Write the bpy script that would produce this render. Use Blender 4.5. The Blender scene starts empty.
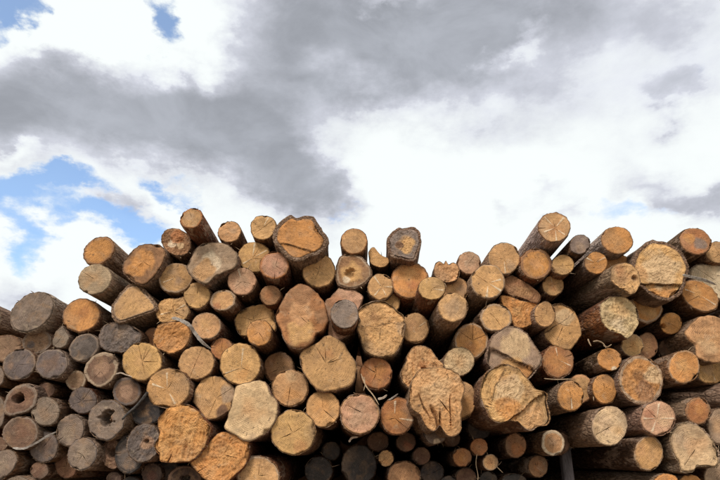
import bpy, math, random
import numpy as np
from mathutils import Vector, Matrix, noise as mnoise

random.seed(11)
SC = bpy.context.scene
COL = SC.collection

# ------------------------------------------------------------------ camera
FPX = 560.0                    # focal length in photo pixels (28 mm on 36 mm)
EYE = Vector((0.0, 0.0, 1.5))
VPY = 462.0                    # horizon row of the photograph
PITCH = math.atan((VPY - 240.0) / FPX)
DIST = 4.2                     # metres from the lens to the plane of the log ends
cam_data = bpy.data.cameras.new('camera')
cam = bpy.data.objects.new('camera', cam_data)
COL.objects.link(cam)
cam_data.sensor_width = 36.0
cam_data.lens = 36.0 * FPX / 720.0
cam_data.clip_start = 0.05
cam_data.clip_end = 3000.0
cam.location = EYE
cam.rotation_euler = (math.pi / 2 + PITCH, 0.0, 0.0)
SC.camera = cam
FWD = Vector((0, math.cos(PITCH), math.sin(PITCH)))
UPV = Vector((0, -math.sin(PITCH), math.cos(PITCH)))
RGT = Vector((1, 0, 0))


def ray(u, v):
    return (FWD * FPX + RGT * (u - 360.0) - UPV * (v - 240.0)).normalized()


def at(u, v, dy=0.0):
    d = ray(u, v)
    return EYE + d * ((DIST + dy) / d.y)


# ------------------------------------------------------------------ colour management
SC.view_settings.view_transform = 'Standard'
SC.view_settings.look = 'None'
SC.view_settings.exposure = 0.2
SC.view_settings.gamma = 1.0
SC.view_settings.use_curve_mapping = False
SC.render.engine = 'CYCLES'
SC.cycles.use_denoising = True
SC.cycles.max_bounces = 5
SC.cycles.diffuse_bounces = 4


def lin(c):
    out = []
    for k in c:
        k = k / 255.0
        out.append(k / 12.92 if k <= 0.04045 else ((k + 0.055) / 1.055) ** 2.4)
    return tuple(out)


# ------------------------------------------------------------------ node helper
class NT:
    def __init__(self, tree):
        self.t = tree
        tree.nodes.clear()

    def n(self, typ, **kw):
        nd = self.t.nodes.new(typ)
        for k, v in kw.items():
            setattr(nd, k, v)
        return nd

    def link(self, a, b):
        self.t.links.new(a, b)

    def put(self, sock, v):
        if hasattr(v, 'is_linked') or isinstance(v, bpy.types.NodeSocket):
            self.link(v, sock)
        else:
            sock.default_value = v

    def m(self, op, a, b=0.0, c=None, clamp=False):
        nd = self.n('ShaderNodeMath', operation=op, use_clamp=clamp)
        self.put(nd.inputs[0], a)
        self.put(nd.inputs[1], b)
        if c is not None:
            self.put(nd.inputs[2], c)
        return nd.outputs[0]

    def vm(self, op, a, b=(0, 0, 0)):
        nd = self.n('ShaderNodeVectorMath', operation=op)
        self.put(nd.inputs[0], a)
        self.put(nd.inputs[1], b)
        return nd.outputs[0]

    def rng(self, x, a, b, c=0.0, d=1.0, smooth=True):
        nd = self.n('ShaderNodeMapRange', interpolation_type='SMOOTHSTEP' if smooth else 'LINEAR')
        self.put(nd.inputs[0], x)
        for i, v in enumerate((a, b, c, d)):
            self.put(nd.inputs[1 + i], v)
        return nd.outputs[0]

    def mix(self, f, a, b, mode='MIX'):
        nd = self.n('ShaderNodeMix', data_type='RGBA', blend_type=mode)
        self.put(nd.inputs[0], f)
        self.put(nd.inputs[6], a if not isinstance(a, tuple) or len(a) == 4 else (*a, 1.0))
        self.put(nd.inputs[7], b if not isinstance(b, tuple) or len(b) == 4 else (*b, 1.0))
        return nd.outputs[2]

    def noise(self, vec, scale, detail=4.0, rough=0.55, dist=0.0):
        nd = self.n('ShaderNodeTexNoise')
        self.put(nd.inputs['Vector'], vec)
        nd.inputs['Scale'].default_value = scale
        nd.inputs['Detail'].default_value = detail
        nd.inputs['Roughness'].default_value = rough
        nd.inputs['Distortion'].default_value = dist
        return nd.outputs[0]


# ------------------------------------------------------------------ sky
SUN_EL, SUN_AZ = math.radians(44), math.radians(205)   # azimuth from +Y, clockwise: behind the camera, to the left
world = bpy.data.worlds.new('World')
SC.world = world
world.use_nodes = True
world.cycles.sampling_method = 'MANUAL'
world.cycles.sample_map_resolution = 512
w = NT(world.node_tree)
SKY_STRENGTH = 0.1
K = 0.90 / SKY_STRENGTH
tc = w.n('ShaderNodeTexCoord')
dirv = w.vm('NORMALIZE', tc.outputs['Generated'])
sep = w.n('ShaderNodeSeparateXYZ')
w.link(dirv, sep.inputs[0])
az = w.m('ARCTAN2', sep.outputs[0], sep.outputs[1])
el = w.m('ARCSINE', sep.outputs[2])
# cloud noise lives on the direction itself, flattened towards the horizon
flat = w.vm('MULTIPLY', dirv, (1.0, 1.0, 1.7))
warp = w.n('ShaderNodeTexNoise')
w.link(flat, warp.inputs['Vector'])
warp.inputs['Scale'].default_value = 5.0
warp.inputs['Detail'].default_value = 7.0
warp.inputs['Roughness'].default_value = 0.6
wv = w.vm('SUBTRACT', warp.outputs['Color'], (0.5, 0.5, 0.5))
fbm = w.noise(flat, 3.2, 9.0, 0.62)
fine = w.noise(flat, 9.0, 10.0, 0.66)
cmb = w.n('ShaderNodeCombineXYZ')
w.link(az, cmb.inputs[0])
w.link(el, cmb.inputs[1])
ae = w.vm('ADD', cmb.outputs[0], w.vm('MULTIPLY', wv, (0.34, 0.24, 0.0)))


def azel(u, v):
    d = ray(u, v)
    return math.atan2(d.x, d.y), math.asin(d.z)


def blobs(lst):
    tot = None
    for (u, v, ru, rv, rot, wt) in lst:
        a0, e0 = azel(u, v)
        a1, e1 = azel(u + 5, v)
        a2, e2 = azel(u, v - 5)
        ka = math.hypot(a1 - a0, e1 - e0) / 5
        ke = math.hypot(a2 - a0, e2 - e0) / 5
        tilt = math.atan2(e1 - e0, a1 - a0)
        mp = w.n('ShaderNodeMapping', vector_type='TEXTURE')
        mp.inputs['Location'].default_value = (a0, e0, 0)
        mp.inputs['Rotation'].default_value = (0, 0, math.radians(rot) + tilt)
        mp.inputs['Scale'].default_value = (ru * ka, rv * ke, 1)
        w.link(ae, mp.inputs['Vector'])
        ln = w.n('ShaderNodeVectorMath', operation='LENGTH')
        w.link(mp.outputs[0], ln.inputs[0])
        b = w.rng(ln.outputs['Value'], 1.0, 0.0, 0.0, wt)
        tot = b if tot is None else w.m('ADD', tot, b)
    return tot


GREY = [(95, 120, 230, 92, -6, 1.1), (10, 95, 130, 72, 0, .6), (215, 140, 180, 92, -14, 1.1), (305, 165, 130, 86, -30, 1.1),
        (335, 200, 70, 40, -20, .5), (370, 20, 230, 120, -6, 1.4), (285, 70, 160, 100, 0, .9), (430, 70, 130, 100, 30, .8),
        (600, 8, 230, 80, 4, .6), (500, 20, 160, 90, 0, .4), (490, 110, 110, 70, 20, .3), (560, 105, 120, 80, 0, .36), (690, 50, 130, 120, 0, .36),
        (620, 90, 150, 80, 0, .2), (655, 182, 76, 40, -12, .75), (708, 204, 66, 32, 0, .75), (512, 204, 44, 20, 5, .8), (548, 190, 30, 14, 0, .6),
        (685, 98, 60, 34, 0, .5), (568, 210, 28, 20, 0, .6), (25, 288, 90, 50, 10, .8), (95, 205, 60, 24, -20, .5),
        (130, 212, 70, 22, -12, .6)]
WHITE = [(90, 42, 120, 26, 6, .9), (185, 35, 50, 60, -30, .8), (40, 262, 60, 32, 20, .7), (150, 212, 70, 18, -10, .5), (515, 42, 40, 30, 30, .7),
         (400, 4, 40, 18, 0, .6), (450, 190, 160, 70, 0, .6), (5, 150, 40, 16, 0, .5)]
BLUE = [(158, 22, 42, 38, -50, 1.6), (16, 18, 60, 32, 10, 1.6), (44, 32, 26, 26, 0, .9), (2, 5, 30, 20, 0, .8),
        (12, 208, 80, 46, 12, 1.5), (58, 185, 60, 24, -10, 1.1), (100, 224, 76, 24, -6, 1.35), (150, 194, 56, 20, -14, 1.15),
        (20, 250, 44, 34, 0, 1.1), (135, 242, 70, 20, 0, 1.0), (640, 216, 64, 20, 8, .75), (607, 200, 30, 24, 0, .6),
        (355, 217, 34, 18, 20, .62), (190, 190, 40, 14, 0, .5)]
g = w.m('SUBTRACT', blobs(GREY), blobs(WHITE))
g = w.m('ADD', g, w.m('MULTIPLY', w.m('SUBTRACT', fbm, 0.5), 1.3))
g = w.m('ADD', g, w.m('MULTIPLY', w.m('SUBTRACT', fine, 0.5), 0.45))
grey = w.rng(g, -0.05, 1.5)
b = w.m('ADD', blobs(BLUE), w.m('MULTIPLY', w.m('SUBTRACT', fbm, 0.5), 1.0))
b = w.m('ADD', b, w.m('MULTIPLY', w.m('SUBTRACT', fine, 0.5), 1.5))
blue = w.rng(b, 0.30, 1.2)
sky = w.n('ShaderNodeTexSky', sky_type='NISHITA')
sky.sun_disc = False
sky.sun_elevation = SUN_EL
sky.sun_rotation = SUN_AZ
sky.air_density = 1.0
sky.dust_density = 0.6
sky.ozone_density = 2.0
white_c = (0.93 * K, 0.975 * K, 0.97 * K)
shade_c = (0.66 * K, 0.68 * K, 0.76 * K)
grey_c = (0.375 * K, 0.395 * K, 0.44 * K)
cloud = w.mix(w.rng(grey, 0.0, 0.55, smooth=False), white_c, shade_c)
cloud = w.mix(w.rng(grey, 0.40, 1.0, smooth=False), cloud, grey_c)
# thin places and folds inside the cloud
fold = w.rng(w.noise(flat, 6.0, 8.0, 0.6, 0.4), 0.32, 0.72, 0.86, 1.20)
fv = w.n('ShaderNodeCombineXYZ')
for i in range(3):
    w.link(fold, fv.inputs[i])
cloud = w.mix(grey, cloud, w.mix(1.0, cloud, fv.outputs[0], 'MULTIPLY'))
skyb = w.mix(1.0, sky.outputs[0], (1.9, 2.1, 2.2), 'MULTIPLY')
final = w.mix(w.m('MULTIPLY', blue, 0.88), cloud, skyb)
bg = w.n('ShaderNodeBackground')
w.link(final, bg.inputs[0])
bg.inputs[1].default_value = SKY_STRENGTH
wo = w.n('ShaderNodeOutputWorld')
w.link(bg.outputs[0], wo.inputs[0])

# ------------------------------------------------------------------ sun: veiled by cloud
sun_data = bpy.data.lights.new('sun', 'SUN')
sun_data.energy = 2.1
sun_data.angle = math.radians(14)
sun_data.color = (1.0, 0.95, 0.88)
sun = bpy.data.objects.new('sun', sun_data)
COL.objects.link(sun)
sdir = Vector((math.sin(SUN_AZ) * math.cos(SUN_EL), math.cos(SUN_AZ) * math.cos(SUN_EL), math.sin(SUN_EL)))
sun.rotation_euler = (-sdir).to_track_quat('-Z', 'Y').to_euler()


# ------------------------------------------------------------------ materials
def new_mat(name):
    m = bpy.data.materials.new(name)
    m.use_nodes = True
    return m, NT(m.node_tree)


def finish(nt, col, rough, bump_h=None, strength=0.5, dist=0.01, spec=0.25):
    p = nt.n('ShaderNodeBsdfPrincipled')
    nt.put(p.inputs['Base Color'], col)
    nt.put(p.inputs['Roughness'], rough)
    p.inputs['Specular IOR Level'].default_value = spec
    if bump_h is not None:
        b_ = nt.n('ShaderNodeBump')
        b_.inputs['Strength'].default_value = strength
        b_.inputs['Distance'].default_value = dist
        nt.link(bump_h, b_.inputs['Height'])
        nt.link(b_.outputs[0], p.inputs['Normal'])
    o = nt.n('ShaderNodeOutputMaterial')
    nt.link(p.outputs[0], o.inputs[0])


def mat_face():
    m, t = new_mat('sawn_wood_end')
    ob = t.n('ShaderNodeTexCoord').outputs['Object']
    oi = t.n('ShaderNodeObjectInfo')
    rnd = t.n('ShaderNodeCombineXYZ')
    t.link(t.m('MULTIPLY', oi.outputs['Random'], 37.0), rnd.inputs[0])
    t.link(t.m('MULTIPLY', oi.outputs['Random'], 91.0), rnd.inputs[1])
    pv = t.vm('ADD', ob, rnd.outputs[0])
    base = t.n('ShaderNodeAttribute', attribute_name='Col').outputs['Color']
    rad = t.n('ShaderNodeAttribute', attribute_name='rad').outputs['Fac']
    sp = t.n('ShaderNodeSeparateXYZ')
    t.link(ob, sp.inputs[0])
    # rings
    dn = t.noise(pv, 14.0, 3.0)
    ringx = t.m('ADD', t.m('MULTIPLY', rad, 560.0), t.m('MULTIPLY', dn, 9.0))
    ring = t.m('MULTIPLY_ADD', t.m('SINE', ringx), 0.5, 0.5)
    ring_amt = t.rng(t.noise(pv, 9.0, 2.0), 0.25, 0.6, 0.25, 1.0)
    # radial checks
    inv = t.m('DIVIDE', 1.0, t.m('MAXIMUM', rad, 0.004))
    cs = t.n('ShaderNodeCombineXYZ')
    t.link(t.m('MULTIPLY', t.m('MULTIPLY', sp.outputs[0], inv), 5.0), cs.inputs[0])
    t.link(t.m('MULTIPLY', t.m('MULTIPLY', sp.outputs[1], inv), 5.0), cs.inputs[1])
    t.link(t.m('ADD', t.m('MULTIPLY', rad, 9.0), t.m('MULTIPLY', oi.outputs['Random'], 50.0)), cs.inputs[2])
    rays = t.noise(cs.outputs[0], 3.0, 4.0, 0.65)
    check = t.rng(rays, 0.345, 0.30)
    # saw scratches in one direction that differs from log to log
    rot = t.n('ShaderNodeVectorRotate', rotation_type='Z_AXIS')
    t.link(pv, rot.inputs['Vector'])
    t.link(t.m('MULTIPLY', oi.outputs['Random'], 6.28), rot.inputs['Angle'])
    sc = t.vm('MULTIPLY', rot.outputs[0], (130.0, 9.0, 20.0))
    saw = t.noise(sc, 1.0, 3.0, 0.6)
    mott = t.noise(pv, 55.0, 6.0, 0.7)
    blot = t.noise(pv, 11.0, 5.0, 0.6, 0.6)
    fibre = t.noise(pv, 160.0, 3.0, 0.7)
    v = t.m('MULTIPLY_ADD', t.m('SUBTRACT', mott, 0.5), 0.95, 1.04)
    v = t.m('ADD', v, t.m('MULTIPLY', t.m('SUBTRACT', saw, 0.5), 0.5))
    v = t.m('ADD', v, t.m('MULTIPLY', t.m('SUBTRACT', fibre, 0.5), 0.85))
    v = t.m('SUBTRACT', v, t.m('MULTIPLY', t.m('MULTIPLY', ring, ring_amt), 0.30))
    v = t.m('ADD', v, t.m('MULTIPLY', t.m('SUBTRACT', rays, 0.5), 0.55))
    hue = t.mix(t.rng(blot, 0.48, 0.74, 0.0, 0.55), base, (0.36, 0.21, 0.11), 'MIX')
    hue = t.mix(t.rng(blot, 0.42, 0.22, 0.0, 0.45), hue, (0.60, 0.45, 0.30), 'MIX')
    vv = t.n('ShaderNodeCombineXYZ')
    for i in range(3):
        t.link(v, vv.inputs[i])
    col = t.mix(1.0, hue, vv.outputs[0], 'MULTIPLY')
    col = t.mix(t.m('MULTIPLY', check, 0.75), col, (0.045, 0.03, 0.02))
    spots = t.rng(t.noise(pv, 34.0, 2.0, 0.5), 0.66, 0.74)
    col = t.mix(t.m('MULTIPLY', spots, 0.6), col, (0.06, 0.04, 0.028))
    h = t.m('ADD', t.m('MULTIPLY', saw, 0.45), t.m('MULTIPLY', mott, 0.45))
    h = t.m('SUBTRACT', h, t.m('MULTIPLY', check, 0.7))
    h = t.m('ADD', h, t.m('MULTIPLY', ring, 0.07))
    finish(t, col, 0.85, h, 0.6, 0.010)
    return m


def mat_bark():
    m, t = new_mat('log_bark')
    ob = t.n('ShaderNodeTexCoord').outputs['Object']
    oi = t.n('ShaderNodeObjectInfo')
    rnd = t.n('ShaderNodeCombineXYZ')
    t.link(t.m('MULTIPLY', oi.outputs['Random'], 53.0), rnd.inputs[0])
    t.link(t.m('MULTIPLY', oi.outputs['Random'], 71.0), rnd.inputs[2])
    pv = t.vm('ADD', ob, rnd.outputs[0])
    base = t.n('ShaderNodeAttribute', attribute_name='Col').outputs['Color']
    st = t.vm('MULTIPLY', pv, (1.0, 1.0, 0.28))
    warpn = t.n('ShaderNodeTexNoise')
    t.link(st, warpn.inputs['Vector'])
    warpn.inputs['Scale'].default_value = 30.0
    stw = t.vm('ADD', st, t.vm('MULTIPLY', t.vm('SUBTRACT', warpn.outputs['Color'], (0.5, 0.5, 0.5)), (0.03, 0.03, 0.03)))
    vo = t.n('ShaderNodeTexVoronoi', feature='DISTANCE_TO_EDGE')
    t.link(stw, vo.inputs['Vector'])
    vo.inputs['Scale'].default_value = 38.0
    plate = t.rng(vo.outputs['Distance'], 0.0, 0.22)
    n1 = t.noise(st, 60.0, 6.0, 0.7)
    n2 = t.noise(t.vm('MULTIPLY', pv, (1.0, 1.0, 0.35)), 11.0, 6.0, 0.62)
    n3 = t.noise(pv, 16.0, 5.0, 0.62, 0.8)
    col = t.mix(t.rng(n1, 0.28, 0.66), t.mix(1.0, base, (0.40, 0.36, 0.33), 'MULTIPLY'), base)
    col = t.mix(t.m('MULTIPLY', t.m('SUBTRACT', 1.0, plate), 0.38), col, (0.06, 0.04, 0.028))
    peel = t.rng(t.m('ADD', n2, t.m('MULTIPLY', t.m('SUBTRACT', n1, 0.5), 0.25)), 0.52, 0.60)
    col = t.mix(t.m('MULTIPLY', peel, 0.85), col, t.mix(n1, (0.26, 0.155, 0.095), (0.54, 0.38, 0.28)))
    lich = t.rng(n3, 0.62, 0.70)
    col = t.mix(t.m('MULTIPLY', lich, 0.5), col, (0.36, 0.30, 0.25))
    h = t.m('ADD', t.m('MULTIPLY', plate, 0.6), t.m('MULTIPLY', n1, 1.3))
    h = t.m('SUBTRACT', h, t.m('MULTIPLY', peel, 0.5))
    finish(t, col, 0.92, h, 0.9, 0.018, 0.15)
    return m


def mat_plain(name, c0, c1, scale, rough=0.9, stretch=(1, 1, 1), bump=0.5, dist=0.01):
    m, t = new_mat(name)
    ob = t.n('ShaderNodeTexCoord').outputs['Object']
    v = t.vm('MULTIPLY', ob, stretch)
    n1 = t.noise(v, scale, 6.0, 0.65)
    n2 = t.noise(v, scale * 4.3, 4.0, 0.65)
    f = t.m('ADD', t.m('MULTIPLY', n1, 0.6), t.m('MULTIPLY', n2, 0.4))
    finish(t, t.mix(t.rng(f, 0.34, 0.66), c0, c1), rough, f, bump, dist)
    return m


M_FACE = mat_face()
M_BARK = mat_bark()
M_STRIP = mat_plain('dry_bark_strip', (0.20, 0.15, 0.12), (0.52, 0.46, 0.40), 40.0)
M_SPLINTER = mat_plain('torn_wood_fibre', (0.26, 0.17, 0.10), (0.50, 0.36, 0.23), 60.0)
M_SHAVING = mat_plain('wood_shaving', (0.50, 0.34, 0.24), (0.74, 0.62, 0.50), 60.0)
M_STICK = mat_plain('grey_dead_stick', (0.035, 0.03, 0.028), (0.13, 0.115, 0.105), 70.0)
M_STAKE = mat_plain('weathered_stake', (0.05, 0.042, 0.042), (0.13, 0.11, 0.11), 30.0, 0.8, (1, 1, 0.2))
M_EARTH = mat_plain('bare_earth', (0.10, 0.075, 0.05), (0.26, 0.205, 0.15), 1.3, 0.95, (1, 1, 1), 0.6, 0.04)


# ------------------------------------------------------------------ small builders
def mesh_obj(name, verts, faces, mat, parent=None, smooth=True, cols=None, rad=None):
    me = bpy.data.meshes.new(name)
    me.from_pydata([tuple(p) for p in verts], [], faces)
    if cols is not None:
        a = me.attributes.new('Col', 'FLOAT_COLOR', 'POINT')
        arr = np.ones((len(verts), 4), dtype=np.float32)
        arr[:, :3] = np.asarray(cols, dtype=np.float32)
        a.data.foreach_set('color', arr.ravel())
    if rad is not None:
        a = me.attributes.new('rad', 'FLOAT', 'POINT')
        a.data.foreach_set('value', np.asarray(rad, dtype=np.float32))
    if smooth:
        me.polygons.foreach_set('use_smooth', [True] * len(me.polygons))
    me.materials.append(mat)
    me.update()
    o = bpy.data.objects.new(name, me)
    COL.objects.link(o)
    if parent is not None:
        o.parent = parent
    return o


def tag(o, label, cat, group=None):
    o['label'] = label
    o['category'] = cat
    if group:
        o['group'] = group


def n3(x, y, z):
    return mnoise.noise(Vector((x, y, z)))


# ------------------------------------------------------------------ ground
def build_ground():
    n = 60
    xs = [(-1 if k < 0 else 1) * abs(k) ** 2.6 * 600.0 for k in np.linspace(-1, 1, n)]
    vs, fs = [], []
    for yy in xs:
        for xx in xs:
            z = 0.0 if math.hypot(xx, yy) > 60 else 0.03 * n3(xx * .8, yy * .8, 3.3) + 0.015 * n3(xx * 3, yy * 3, 1.3)
            vs.append((xx, yy, z - 0.03))
    for j in range(n - 1):
        for i in range(n - 1):
            fs.append((j * n + i, j * n + i + 1, (j + 1) * n + i + 1, (j + 1) * n + i))
    g_ = mesh_obj('ground', vs, fs, M_EARTH)
    g_['kind'] = 'structure'


build_ground()

# ------------------------------------------------------------------ logs
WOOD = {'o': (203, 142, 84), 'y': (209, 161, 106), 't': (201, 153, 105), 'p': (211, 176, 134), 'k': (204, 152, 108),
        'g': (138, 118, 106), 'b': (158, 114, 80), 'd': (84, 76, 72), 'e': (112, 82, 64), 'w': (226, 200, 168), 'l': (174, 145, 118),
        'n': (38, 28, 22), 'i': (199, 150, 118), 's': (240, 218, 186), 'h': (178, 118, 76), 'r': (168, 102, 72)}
WOOD = {k: np.array(lin(v)) for k, v in WOOD.items()}
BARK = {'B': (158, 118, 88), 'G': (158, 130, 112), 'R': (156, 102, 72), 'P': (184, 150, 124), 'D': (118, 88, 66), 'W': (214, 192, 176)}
BARK = {k: np.array(lin(v)) for k, v in BARK.items()}


def spline(pts, per=10):
    out = []
    n = len(pts)
    for i in range(n):
        p0, p1, p2, p3 = (np.array(pts[(i + k) % n], float) for k in (-1, 0, 1, 2))
        for s in np.linspace(0, 1, per, endpoint=False):
            out.append(0.5 * ((2 * p1) + (-p0 + p2) * s + (2 * p0 - 5 * p1 + 4 * p2 - p3) * s * s + (-p0 + 3 * p1 - 3 * p2 + p3) * s ** 3))
    return out


SEQ = [0]
DULL = [False]


def build_log(cx, cy, outline, dy, wood, feats, label, group=None, lo=False, name='log'):
    """outline: photo-pixel points of the cut end; the log runs back from it as real timber."""
    SEQ[0] += 1
    rnd = random.Random(SEQ[0] * 7919)
    seed = SEQ[0] * 3.71
    # ---- features
    cracks, streaks, hollows, steps, patches, grooves = [], [], [], [], [], []
    split = None
    rim, rimw, ragged, barkw, bark, nspl, vp, length, smooth_cut = None, 0.12, 0.2, None, None, None, None, 3.4, None
    for tk in feats.split():
        k, a = tk[0], tk[1:]
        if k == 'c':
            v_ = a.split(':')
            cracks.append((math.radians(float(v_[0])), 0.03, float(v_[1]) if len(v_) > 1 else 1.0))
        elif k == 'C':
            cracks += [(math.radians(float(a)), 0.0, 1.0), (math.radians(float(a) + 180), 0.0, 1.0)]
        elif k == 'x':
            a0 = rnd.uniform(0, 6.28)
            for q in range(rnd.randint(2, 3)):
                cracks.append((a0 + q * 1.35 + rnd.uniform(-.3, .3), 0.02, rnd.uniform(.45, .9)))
        elif k == 's':
            streaks.append(math.radians(float(a)))
        elif k == 'h':
            hollows.append([float(q) for q in a.split(',')])
        elif k == 't':
            steps.append([float(q) for q in a.split(',')])
        elif k == 'l':
            grooves.append([float(q) for q in a.split(',')])
        elif k == 'q':
            q = a.split(',')
            patches.append((float(q[0]), float(q[1]), float(q[2]), WOOD[q[3]], .5))
        elif k == 'Q':
            q = a.split(',')
            patches.append((float(q[0]), float(q[1]), float(q[2]), WOOD[q[3]], .92))
        elif k == 'S':
            q = a.split(',')
            split = (math.radians(-float(q[0])), math.radians(float(q[1])), WOOD[q[2]])
        elif k == 'r':
            rim = WOOD[a]
        elif k == 'R':
            rimw = float(a)
        elif k == 'g':
            ragged = float(a) * .55
        elif k == 'b':
            barkw = float(a)
        elif k == 'k':
            bark = BARK[a]
        elif k == 'f':
            nspl = int(a)
        elif k == 'v':
            vp = [float(q) for q in a.split(',')]
        elif k == 'L':
            length = float(a)
    if vp is None:
        vp = (360 + rnd.gauss(0, 14), VPY + rnd.gauss(0, 12))
    if bark is None:
        bark = BARK[rnd.choice('BBBRGP')]
    if barkw is None:
        barkw = rnd.uniform(0.03, 0.06)
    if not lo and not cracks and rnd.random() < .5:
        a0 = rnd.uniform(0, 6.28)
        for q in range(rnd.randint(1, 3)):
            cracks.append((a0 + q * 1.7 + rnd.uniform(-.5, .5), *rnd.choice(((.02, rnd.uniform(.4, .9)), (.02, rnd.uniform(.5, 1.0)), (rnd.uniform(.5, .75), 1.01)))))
    if nspl is None:
        nspl = rnd.choice((0, 0, 1, 2, 3))
    dy = dy + rnd.uniform(-.03, .03)
    # ---- frame: local z runs along the log away from the camera, x right, y down
    axis = ray(*vp)
    C = at(cx, cy, dy)
    zx = axis
    xx = Vector((1, 0, 0))
    xx = (xx - zx * xx.dot(zx)).normalized()
    yx = zx.cross(xx)
    Mw = Matrix((xx, yx, zx)).transposed().to_4x4()
    Mw.translation = C
    cut = (zx + xx * rnd.gauss(0, .05) + yx * rnd.gauss(0, .05)).normalized()
    loc = []
    for (u, v) in outline:
        u, v = cx + (u - cx) * 1.05, cy + (v - cy) * 1.05
        d = ray(u, v)
        p = EYE + d * ((C - EYE).dot(cut) / d.dot(cut)) - C
        loc.append((p.dot(xx), p.dot(yx)))
    loc = np.array(loc)
    cutl = Vector((cut.dot(xx), cut.dot(yx), cut.dot(zx)))
    ang = np.arctan2(loc[:, 1], loc[:, 0])
    rr = np.hypot(loc[:, 0], loc[:, 1])
    nb = 180
    prof = np.zeros(nb)
    for k in range(len(ang)):          # outermost radius per direction
        a0, r0 = ang[k], rr[k]
        a1, r1 = ang[(k + 1) % len(ang)], rr[(k + 1) % len(ang)]
        da = (a1 - a0 + math.pi) % (2 * math.pi) - math.pi
        for s in np.linspace(0, 1, 8):
            i = int(((a0 + da * s) % (2 * math.pi)) / (2 * math.pi) * nb) % nb
            prof[i] = max(prof[i], r0 + (r1 - r0) * s)
    for i in range(nb):
        if prof[i] == 0:
            prof[i] = prof[i - 1]
    prof = (prof + np.roll(prof, 1) + np.roll(prof, -1)) / 3
    Rm = float(prof.mean())

    def R(th):
        f_ = (th % (2 * math.pi)) / (2 * math.pi) * nb
        i = int(f_) % nb
        s = f_ - int(f_)
        base = prof[i] * (1 - s) + prof[(i + 1) % nb] * s
        return base * (1 + 0.04 * n3(math.cos(th) * 2.2, math.sin(th) * 2.2, seed) + 0.034 * n3(math.cos(th) * 5, math.sin(th) * 5, seed + 2) + 0.018 * n3(math.cos(th) * 9, math.sin(th) * 9, seed + 5))

    root = bpy.data.objects.new(name, None)
    root.empty_display_size = 0.1
    COL.objects.link(root)
    root.matrix_world = Mw
    tag(root, label, 'log', group)

    # ---- angles, with tight columns at every crack
    NA = 28 if lo else (66 if Rm < .12 else (88 if not grooves else 140))
    NR = 5 if lo else (17 if Rm < .12 else (24 if not grooves else 40))
    ths = [2 * math.pi * k / NA for k in range(NA)]
    crk = []
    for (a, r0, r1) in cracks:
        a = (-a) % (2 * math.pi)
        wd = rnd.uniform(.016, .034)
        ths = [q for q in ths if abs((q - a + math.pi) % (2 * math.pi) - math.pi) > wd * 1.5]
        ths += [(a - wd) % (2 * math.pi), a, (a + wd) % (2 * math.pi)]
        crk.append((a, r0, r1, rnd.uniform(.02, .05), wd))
    stk = []
    for a in streaks:
        a = (-a) % (2 * math.pi)
        wd = rnd.uniform(.07, .12)
        ths = [q for q in ths if abs((q - a + math.pi) % (2 * math.pi) - math.pi) > wd * 1.4 or any(q == c_[0] for c_ in crk)]
        a = a if all(abs(a - c_[0]) > .02 for c_ in crk) else a + .08
        ths += [(a - wd) % (2 * math.pi), a, (a + wd) % (2 * math.pi)]
        stk.append((a, rnd.uniform(.05, .3), rnd.uniform(.75, 1.01)))
    ths.sort()
    NA = len(ths)
    flank = {}
    for (a, r0, r1, dp, wd) in crk:
        k = ths.index(a)
        for sg in (-1, 1):
            flank[(k + sg) % NA] = (a, sg, r0, r1, wd)
    Rs = [R(q) for q in ths]
    ca = [math.cos(q) for q in ths]
    sa = [math.sin(q) for q in ths]

    def zplane(x, y):
        return -(x * cutl.x + y * cutl.y) / cutl.z

    # ---- mantle (bark) incl. its front lip
    ss = [0, .004, .03, .09, .18, .3, .5, .8, 1.3, 2.1, length] if not lo else [0, .01, .3, 1.2, length]
    ss = [q for q in ss if q < length] + [length]
    swell = rnd.uniform(-.10, .04)
    V, Fc, Cc = [], [], []
    lip = 1 - barkw
    for i in range(NA):                # inner lip edge, a little sunk
        x, y = ca[i] * Rs[i] * lip, sa[i] * Rs[i] * lip
        V.append((x, y, zplane(x, y) + .006))
    for q, s in enumerate(ss):
        blend = min(1.0, s / 1.2)
        for i in range(NA):
            r = Rs[i] * (1 - blend) + (Rm * 0.97) * blend
            r *= 1 + swell * s / 3.4
            if q > 0:
                bn = n3(ca[i] * 3.2, sa[i] * 3.2, s * 5 + seed) * .035 + n3(ca[i] * 9, sa[i] * 9, s * 16 + seed) * .022
                r *= 1 + bn * min(1, s / .02)
            if q == 0:
                r *= .992
            x, y = ca[i] * r, sa[i] * r
            x0, y0 = ca[i] * Rs[i], sa[i] * Rs[i]
            zz = zplane(x0, y0) * (1 - blend) + s
            if q <= 1:
                zz += .012 * n3(ca[i] * 6, sa[i] * 6, seed + 9) * (1 if q == 0 else .5)
            V.append((x, y, zz))
    nrow = len(ss) + 1
    for q in range(nrow - 1):
        for i in range(NA):
            j = (i + 1) % NA
            Fc.append((q * NA + i, (q + 1) * NA + i, (q + 1) * NA + j, q * NA + j))
    V.append((0, 0, length))
    last = (nrow - 1) * NA
    for i in range(NA):
        Fc.append((last + i, len(V) - 1, last + (i + 1) % NA))
    tint = bark * np.array([1 + rnd.uniform(-.15, .15)] * 3) * (1 + np.array([rnd.uniform(-.05, .05) for _ in range(3)]))
    Cc = np.tile(tint, (len(V), 1))
    Cc[:2 * NA] = (tint * .45 + WOOD[wood] * .55) if barkw < .1 else (tint * .7 + WOOD['b'] * .4)
    if split is not None:
        for q in range(2, nrow):
            for i in range(NA):
                if abs((ths[i] - split[0] + math.pi) % (2 * math.pi) - math.pi) < split[1] * (1 + .3 * n3(ss[q - 1] * 4, ca[i] * 3, seed)):
                    Cc[q * NA + i] = split[2]
    mesh_obj('bark', V, Fc, M_BARK, root, True, Cc)

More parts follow.
